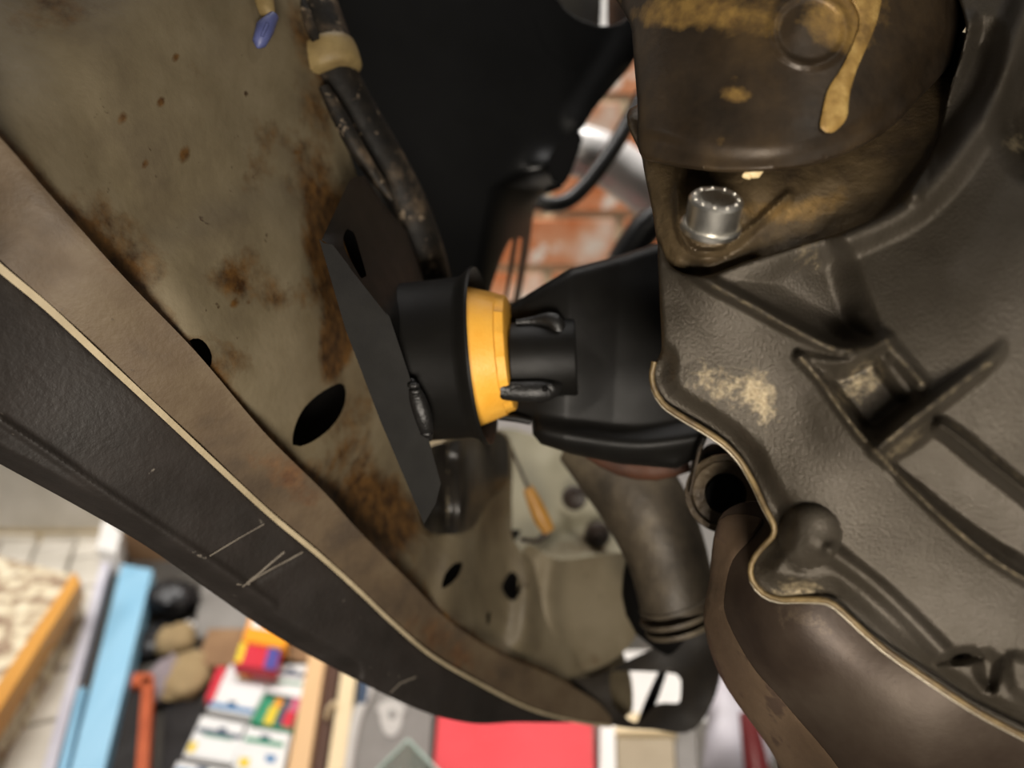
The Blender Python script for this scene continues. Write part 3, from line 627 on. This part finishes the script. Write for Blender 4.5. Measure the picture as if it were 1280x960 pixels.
bl = thing('wire_plug', 'small blue plastic wire plug by the upper hose', 'plug', P1(325, 55, .32))
ptube('plug_body', [(342, 20, .322, .0022), (331, 36, .318, .0038), (324, 54, .316, .0028), (322, 60, .316, .0006)], m_blue, bl, seg=12)
ptube('rib', [(334, 30, .3148, .0008), (327, 46, .3138, .0008)], m_blue, bl, seg=8)
ptube('sheath', [(338, -40, .335, .004), (328, -10, .325, .0045), (334, 14, .322, .0035), (340, 20, .322, .0018)], m_clamp, bl, seg=14)

shr = thing('shroud', 'large glossy black sheet metal shroud with flared cutout, behind the sleeve', 'shroud', P1(600, 380, .5))
def D_s(u, v):
    e = np.interp(v, [-60, 100, 235, 430], [900, 860, 668, 636])          # line along which the sheet turns away to the right
    d = .452+.00027*(u-420)+.00002*(300-v)
    return d+.055*np.clip((u-e+58)/58, 0, 1.3)**2*sstep((v-175)/120)+.02*np.clip((u-700)/95, 0, 1)**2*sstep((190-v)/60)
slots = [[(638, 300), (641, 299), (636, 330), (628, 376), (611, 376), (626, 325)], [(648, 297), (652, 297), (649, 325), (641, 376), (634, 376), (643, 330)]]
cut = [(724, 164), (709, 171), (696, 182), (686, 198), (684, 214), (690, 226), (700, 232), (706, 229), (710, 224), (716, 202), (722, 180)]
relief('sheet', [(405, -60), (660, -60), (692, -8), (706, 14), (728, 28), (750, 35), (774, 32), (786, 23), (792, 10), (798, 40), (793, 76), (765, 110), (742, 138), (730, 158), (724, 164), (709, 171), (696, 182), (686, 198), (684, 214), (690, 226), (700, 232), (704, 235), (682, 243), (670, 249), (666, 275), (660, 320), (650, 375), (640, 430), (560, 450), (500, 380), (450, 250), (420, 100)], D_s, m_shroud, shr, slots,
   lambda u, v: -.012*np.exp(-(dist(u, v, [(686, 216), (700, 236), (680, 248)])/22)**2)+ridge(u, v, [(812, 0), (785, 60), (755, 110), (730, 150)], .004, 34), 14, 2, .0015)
relief('duct_shade', [(660, 150), (724, 163), (720, 200), (709, 226), (700, 236), (650, 240)], [(660, 160, .57), (722, 165, .56), (705, 230, .56)], m_dark, shr, step=16, sub=0, back=.002)  # dark sheet added as the shade inside the flared cutout
ptube('rolled_rim', [(690, -14, .50, .0006), (706, 13, .497, .0008), (728, 27, .495, .0008), (750, 34, .495, .0008), (774, 31, .50, .0008), (788, 20, .51, .0008)], m_black, shr, seg=8)
relief('duct_wall', [(680, -60), (745, -60), (745, 60), (700, 30)], [(690, 0, .60), (744, 0, .66), (744, 50, .66)], M('grey_duct', ['#3a3733', '#4c483f'], 20, (.4, .6)), shr, step=20, sub=0)
relief('duct_wall', [(769, -60), (830, -60), (830, 60), (764, 60)], [(770, 0, .66), (800, 0, .60), (790, 50, .60)], m_black, shr, step=20, sub=0)

cab = ptube('cable', [(664, 256, .62, .0054), (672, 251, .62, .0060), (684, 256, .62, .0062), (708, 252, .625, .0064), (732, 232, .63, .0066), (765, 188, .64, .007), (800, 125, .66, .007), (830, 70, .68, .007)], m_cable, None, seg=20)
tag(cab, 'black cable curving in front of the silver pipe and brick wall', 'cable')
pip = ptube('silver_pipe', [(680, 182, .80, .026), (730, 190, .80, .027), (768, 207, .81, .027), (805, 234, .82, .027), (850, 270, .85, .026), (920, 350, .98, .026), (980, 420, 1.32, .026)], m_silver, None, seg=32)
tag(pip, 'bent silver pipe in front of the orange brick wall', 'pipe')
pil = ptube('white_post', [(757, -120, .85, .011), (757, 60, .85, .011)], m_white, None, seg=24, smooth=False)
tag(pil, 'white upright tube seen through the shroud top opening', 'tube')
bh = ptube('elbow_hose', [(775, 330, .62, .012), (795, 300, .62, .013), (815, 278, .62, .013), (850, 258, .62, .012)], m_cable, None, seg=24)
tag(bh, 'short black elbow hose behind the top of the engine arm', 'hose')
wr = thing('wire', 'thin dark wire with an amber connector hanging in front of the cream floor pan', 'wire', P1(680, 670, .57))
ptube('lead', [(632, 545, .56, .0014), (645, 575, .57, .0013), (658, 605, .58, .0013), (664, 615, .58, .0016)], m_grommet, wr, seg=8)
ptube('connector', [(660, 610, .58, .0040), (668, 628, .58, .0055), (678, 650, .58, .0062), (686, 664, .58, .0050)], m_amber, wr, seg=14)
ptube('tail', [(686, 664, .58, .003), (672, 676, .58, .002), (652, 674, .57, .002)], m_grommet, wr, seg=8)

# ================================================================== garage clutter
def slab(name, quad, z, th, mat, parent=None, bev=.003): return prism(name, [FL(x, y, z) for x, y in quad], (0, 0, -th), mat, parent, bev)
def cen(quad, z=0): return np.mean([FL(x, y, z) for x, y in quad], 0)*[1, 1, 0]

q = [(-90, 780), (0, 870), (96, 722), (78, 704), (-60, 676)]
t = thing('peeling_board', 'old board with peeling cream paint and a varnished wooden edge, at far left', 'board', cen(q))
slab('board', [(-120, 1000), (-2, 868), (94, 718), (-90, 672)], .10, .10, m_peel, t)
slab('edge_moulding', [(-30, 925), (-2, 890), (101, 726), (93, 713), (-8, 862), (-40, 900)], .108, .03, m_honey, t)
s = slab('white_trim', [(46, 985), (62, 985), (148, 664), (140, 655)], .03, .02, m_whitestrip); tag(s, 'long narrow white trim strip beside the blue plank', 'trim')
s = slab('white_block', [(120, 684), (146, 690), (152, 664), (130, 642)], .06, .05, m_white); tag(s, 'small white block at the foot of the pale wall', 'block')
s = slab('slate_board', [(95, 985), (118, 985), (165, 705), (143, 705)], .012, .01, m_slate); tag(s, 'dark green board lying under the blue plank', 'board')
s = slab('blue_plank', [(80, 995), (122, 995), (191, 711), (152, 704)], .045, .03, m_skyblue); tag(s, 'wide sky blue painted plank lying on the floor', 'plank')
s = slab('blue_strip', [(64, 995), (76, 995), (108, 856), (98, 858)], .03, .02, m_skyblue); tag(s, 'narrow blue strip left of the wide blue plank', 'strip')
s = slab('brown_strip', [(52, 995), (66, 995), (104, 850), (92, 850)], .018, .015, m_card); tag(s, 'thin brown strip between white trim and blue strip', 'strip')
s = boxw('cardboard_box', FL(185, 715)*[1, 1, 0]+[0, .06, 0], (.10, .05, .10), m_card, bev=.004); tag(s, 'plain brown cardboard box behind the end of the blue plank', 'box')
t = thing('orange_crate', 'dark crate with an orange red rim right of the blue plank', 'crate', FL(150, 930))
slab('crate_body', [(130, 1000), (165, 1000), (180, 850), (163, 850)], .05, .05, m_blackbag, t)
slab('rim', [(166, 1000), (182, 1000), (192, 845), (178, 845)], .06, .02, m_orange, t)
slab('rim', [(162, 856), (190, 856), (191, 840), (165, 840)], .06, .02, m_orange, t)
for nm, x, y, r, mt, sc, lb, ct in (('black_bag', 216, 748, .04, m_blackbag, (1.1, .8, .7), 'crumpled black bag right of the blue plank end', 'bag'), ('black_bag', 193, 800, .03, m_blackbag, (.8, 1.2, .5), 'low black bag behind the orange rimmed crate', 'bag'),
     ('mauve_cloth', 203, 850, .032, m_mauve, (.7, 1.5, .6), 'bundle of mauve grey cloth beside the orange rim', 'cloth'), ('kraft_paper', 232, 845, .045, m_kraft, (.8, 1.1, .4), 'crumpled brown kraft paper left of the seed packets', 'paper'),
     ('kraft_ball', 220, 800, .03, m_kraft, (1, 1, .7), 'small crumpled brown paper ball behind the kraft paper', 'paper'), ('white_blob', 236, 783, .010, m_white, (1, 1, .8), 'tiny shiny white blob behind the brown paper', 'blob')):
    o = ball(nm, FL(x, y, r*sc[2])+([0, 0, 0] if nm != 'white_blob' else [0, 0, .0]), r, mt, None, 22, sc, .07); tag(o, lb, ct)  # the tiny white item is just a shiny blob of unknown kind
s = slab('dark_filler', [(200, 1000), (226, 1000), (258, 880), (206, 860)], .012, .012, m_blackbag); tag(s, 'added flat dark filler on the floor left of the seed packets', 'filler')  # flat black slab added only to darken this gap in the clutter
s = slab('grey_slab', [(240, 795), (330, 795), (345, 730), (255, 715)], .02, .02, m_greycloth); tag(s, 'flat grey slab behind the cardboard and seed packets', 'slab')
s = slab('cardboard_sheet', [(242, 832), (392, 832), (400, 785), (260, 785)], .03, .01, m_card); tag(s, 'flat brown cardboard sheet under the red and orange packet', 'cardboard')
# packets
def packet(name, quad, z, label, bands, mat=m_paper, group=None):
    t = thing(name, label, 'packet', cen(quad), group)
    slab('pouch', quad, z, .016, mat, t, .002)
    a, b, c, d = [np.array(k, float) for k in quad]                  # near left, near right, far right, far left
    for nm, u0, u1, v0, v1, m in bands:
        f = lambda uu, vv: (a*(1-uu)+b*uu)*(1-vv)+(d*(1-uu)+c*uu)*vv
        slab(nm, [f(u0, v0), f(u1, v0), f(u1, v1), f(u0, v1)], z+.0008, .0006, m, t, 0)
    return t
W = [('title_bar', .05, .95, .60, .70, m_navy), ('motif', .45, .6, .70, .80, m_navy)]
lg = 'seed packets laid out on the garage floor'
packet('seed_packet', [(258, 886), (314, 896), (344, 838), (288, 828)], .03, 'white seed packet with yellow mark and blue lower bar, left column top', [('blue_bar', .02, .98, .06, .16, m_pblue), ('yellow_mark', .3, .62, .74, .96, m_pyel), ('motif', .38, .55, .16, .24, m_navy)], group=lg)
packet('seed_packet', [(228, 944), (290, 954), (313, 905), (252, 893)], .03, 'white seed packet with dark bar, left column second', W+[('yellow_mark', .04, .18, .1, .35, m_pyel), ('green_line', .2, .8, .54, .58, m_pgreen)], group=lg)
packet('seed_packet', [(190, 1010), (268, 1020), (288, 962), (222, 950)], .03, 'white seed packet with broad blue bar, nearest on the left', [('blue_bar', .05, .95, .62, .86, m_pblue), ('motif', .4, .6, .86, .96, m_navy)], group=lg)
packet('seed_packet', [(330, 872), (380, 878), (386, 826), (346, 822)], .03, 'white seed packet with dark bar, right column top beside the pine plank', W+[('green_line', .1, .9, .4, .46, m_pgreen)], group=lg)
packet('seed_packet', [(312, 902), (364, 914), (378, 872), (332, 864)], .03, 'green seed packet with yellow and red vegetables', [('yellow_mark', .30, .52, .05, .6, m_pyel), ('red_fruit', .36, .55, .6, .85, m_porange), ('dark_leaf', .56, .72, .1, .9, m_navy), ('red_fruit', .72, .98, .1, .55, m_pred), ('pink_fruit', .76, .99, .55, .95, m_ppink)], m_pgreen, lg)
packet('seed_packet', [(290, 962), (352, 972), (364, 916), (304, 906)], .03, 'white seed packet with green and dark bar, right column second', [('green_bar', .1, .9, .66, .76, m_pgreen), ('motif', .4, .6, .76, .86, m_navy), ('yellow_mark', .1, .3, .1, .3, m_pyel), ('blue_mark', .6, .8, .3, .45, m_pblue)], group=lg)
packet('seed_packet', [(272, 1020), (345, 1030), (352, 978), (292, 966)], .03, 'white seed packet with purple bar, nearest on the right', [('purple_bar', .05, .95, .7, .92, m_ppurple)], group=lg)
packet('seed_packet', [(256, 874), (266, 876), (284, 832), (272, 832)], .032, 'narrow red packet showing beside the top left white packet', [], m_pred, lg)
packet('colour_packet', [(292, 830), (345, 838), (352, 808), (302, 800)], .06, 'red and purple packet with yellow end, in front of the orange one', [('yellow_mark', .0, .16, .1, .9, m_pyel), ('purple_panel', .7, .99, .02, .98, m_ppurple)], m_pred)
packet('colour_packet', [(302, 800), (357, 810), (364, 766), (316, 758)], .065, 'orange packet with white and blue top, farthest of the packets', [('white_panel', .1, .85, .42, .9, m_paper), ('blue_mark', .35, .75, .5, .9, m_pblue)], m_porange)
for nm, quad, z, mt, lb, ct in (('pine_plank', [(352, 1000), (380, 1000), (412, 790), (391, 790)], .05, m_pine, 'pale pine plank beside the seed packets', 'plank'), ('dark_rail', [(384, 1000), (400, 1000), (431, 790), (414, 790)], .035, m_mahog, 'dark brown wooden rail between the two pale planks', 'rail'), ('cream_plank', [(403, 1000), (424, 1000), (453, 790), (434, 790)], .05, m_ash, 'cream coloured timber right of the dark brown rail', 'plank')):
    s = slab(nm, quad, z, .03, mt); tag(s, lb, ct)
hk = ptube('wire_hook', [(408, 898, .985, .003), (412, 885, .985, .0035), (418, 878, .985, .003), (420, 884, .985, .002)], m_ash, None, seg=10); tag(hk, 'small pale hook on the dark brown rail', 'hook')
t = thing('grey_cover', 'folded grey vinyl cover with a pale ring print, left of the red cabinet', 'cover', FL(490, 900))
slab('sheet', [(430, 1000), (534, 1000), (548, 800), (459, 800)], .04, .04, m_greycloth, t)
v = [FL(489+19*math.cos(a)*(1 if math.sin(a) < 0 else .75), 891+(17 if math.sin(a) < 0 else 30)*math.sin(a), .042) for a in np.linspace(0, 2*math.pi, 25)[:-1]]
prism('ring_print', v, (0, 0, -.001), m_greylight, t); prism('ring_centre', [FL(490+5*math.cos(a), 893+5*math.sin(a), .043) for a in np.linspace(0, 2*math.pi, 13)[:-1]], (0, 0, -.001), m_greycloth, t)
a_ = [(474, 825, .045), (462, 860, .044), (446, 895, .044), (436, 940, .044), (430, 990, .044)]
tube('fold', [(*FL(x, y, z), .008) for x, y, z in a_], m_greylight, t, seg=12, flat=.5)
s = slab('navy_pouch', [(446, 880), (458, 876), (464, 835), (450, 830)], .05, .012, m_navy); tag(s, 'small navy pouch between cream timber and grey cover', 'pouch')
t = thing('red_cabinet', 'glossy red enamelled cabinet below the sill cover end', 'cabinet', FL(640, 930, 0))
slab('cabinet_body', [(537, 1010), (746, 1010), (740, 870), (549, 870)], .14, .14, m_redcab, t)
t = thing('framed_board', 'tan board in a white frame right of the red cabinet', 'board', FL(810, 950, 0))
slab('frame_side', [(748, 1010), (772, 1010), (768, 890), (750, 890)], .13, .05, m_white, t)
slab('panel', [(772, 1010), (848, 1010), (842, 890), (768, 890)], .125, .04, m_tan, t)
slab('frame_top', [(768, 916), (846, 916), (846, 890), (766, 890)], .132, .05, m_ash, t)
slab('dark_edge', [(848, 1010), (876, 1010), (868, 890), (842, 890)], .12, .05, m_greycloth, t)
t = thing('chrome_stand', 'thin chrome rod with a round ball tip right of the framed board', 'stand', FL(862, 960))
ptube('rod', [(846, 1010, .93, .0085), (866, 925, .95, .008), (890, 850, .97, .007)], m_steel, t, seg=16)
ball('ball_tip', P1(872, 917, .925), .0062, m_bolt, t, 16)
s = relief('plastic_jug', [(892, 850), (910, 845), (928, 868), (960, 905), (965, 1010), (868, 1010), (876, 930)], [(890, 860, 1.0), (950, 900, .98), (870, 1000, .96), (960, 1000, .96), (915, 930, .95)], m_lilac, None, [], None, 14, 1, .10, rnd=(.02, 20)); tag(s, 'pale lilac plastic jug behind the rusty exhaust pipe', 'jug')
s = ptube('red_bottle', [(932, 890, .88, .008), (940, 925, .87, .012), (952, 1000, .85, .016)], m_redglass, None, seg=20); tag(s, 'dark red bottle edge showing beside the exhaust pipe', 'bottle')
t = thing('clear_tub', 'small clear plastic tub at the bottom edge before the red cabinet', 'tub', FL(508, 960))
for a, b in (((470, 965), (510, 925)), ((510, 925), (552, 968))):
    A_, B_ = FL(*a, .17), FL(*b, .17); prism('tub_side', [A_, B_, B_+[0, 0, -.05], A_+[0, 0, -.05]], (0, .003, 0), m_clear, t)
    ptube('tub_rim', [(a[0], a[1], np.dot(A_-CAM, FW)-.002, .0018), (b[0], b[1], np.dot(B_-CAM, FW)-.002, .0018)], M('tub_rim_green', ['#9ab0a4', '#b8c8be'], 30, (.2, .3)), t, seg=8, smooth=False)
s = boxw('white_board', (.20, YW-.04, 0), (.62, .03, .315), m_white, None, 0, .004); tag(s, 'plain white board leaning on the brick wall, glimpsed through gaps under the arm', 'panel')
s = slab('white_box', [(742, 900), (884, 900), (876, 812), (744, 812)], .10, .10, m_white); tag(s, 'white box lid glimpsed through the cross member opening', 'box')
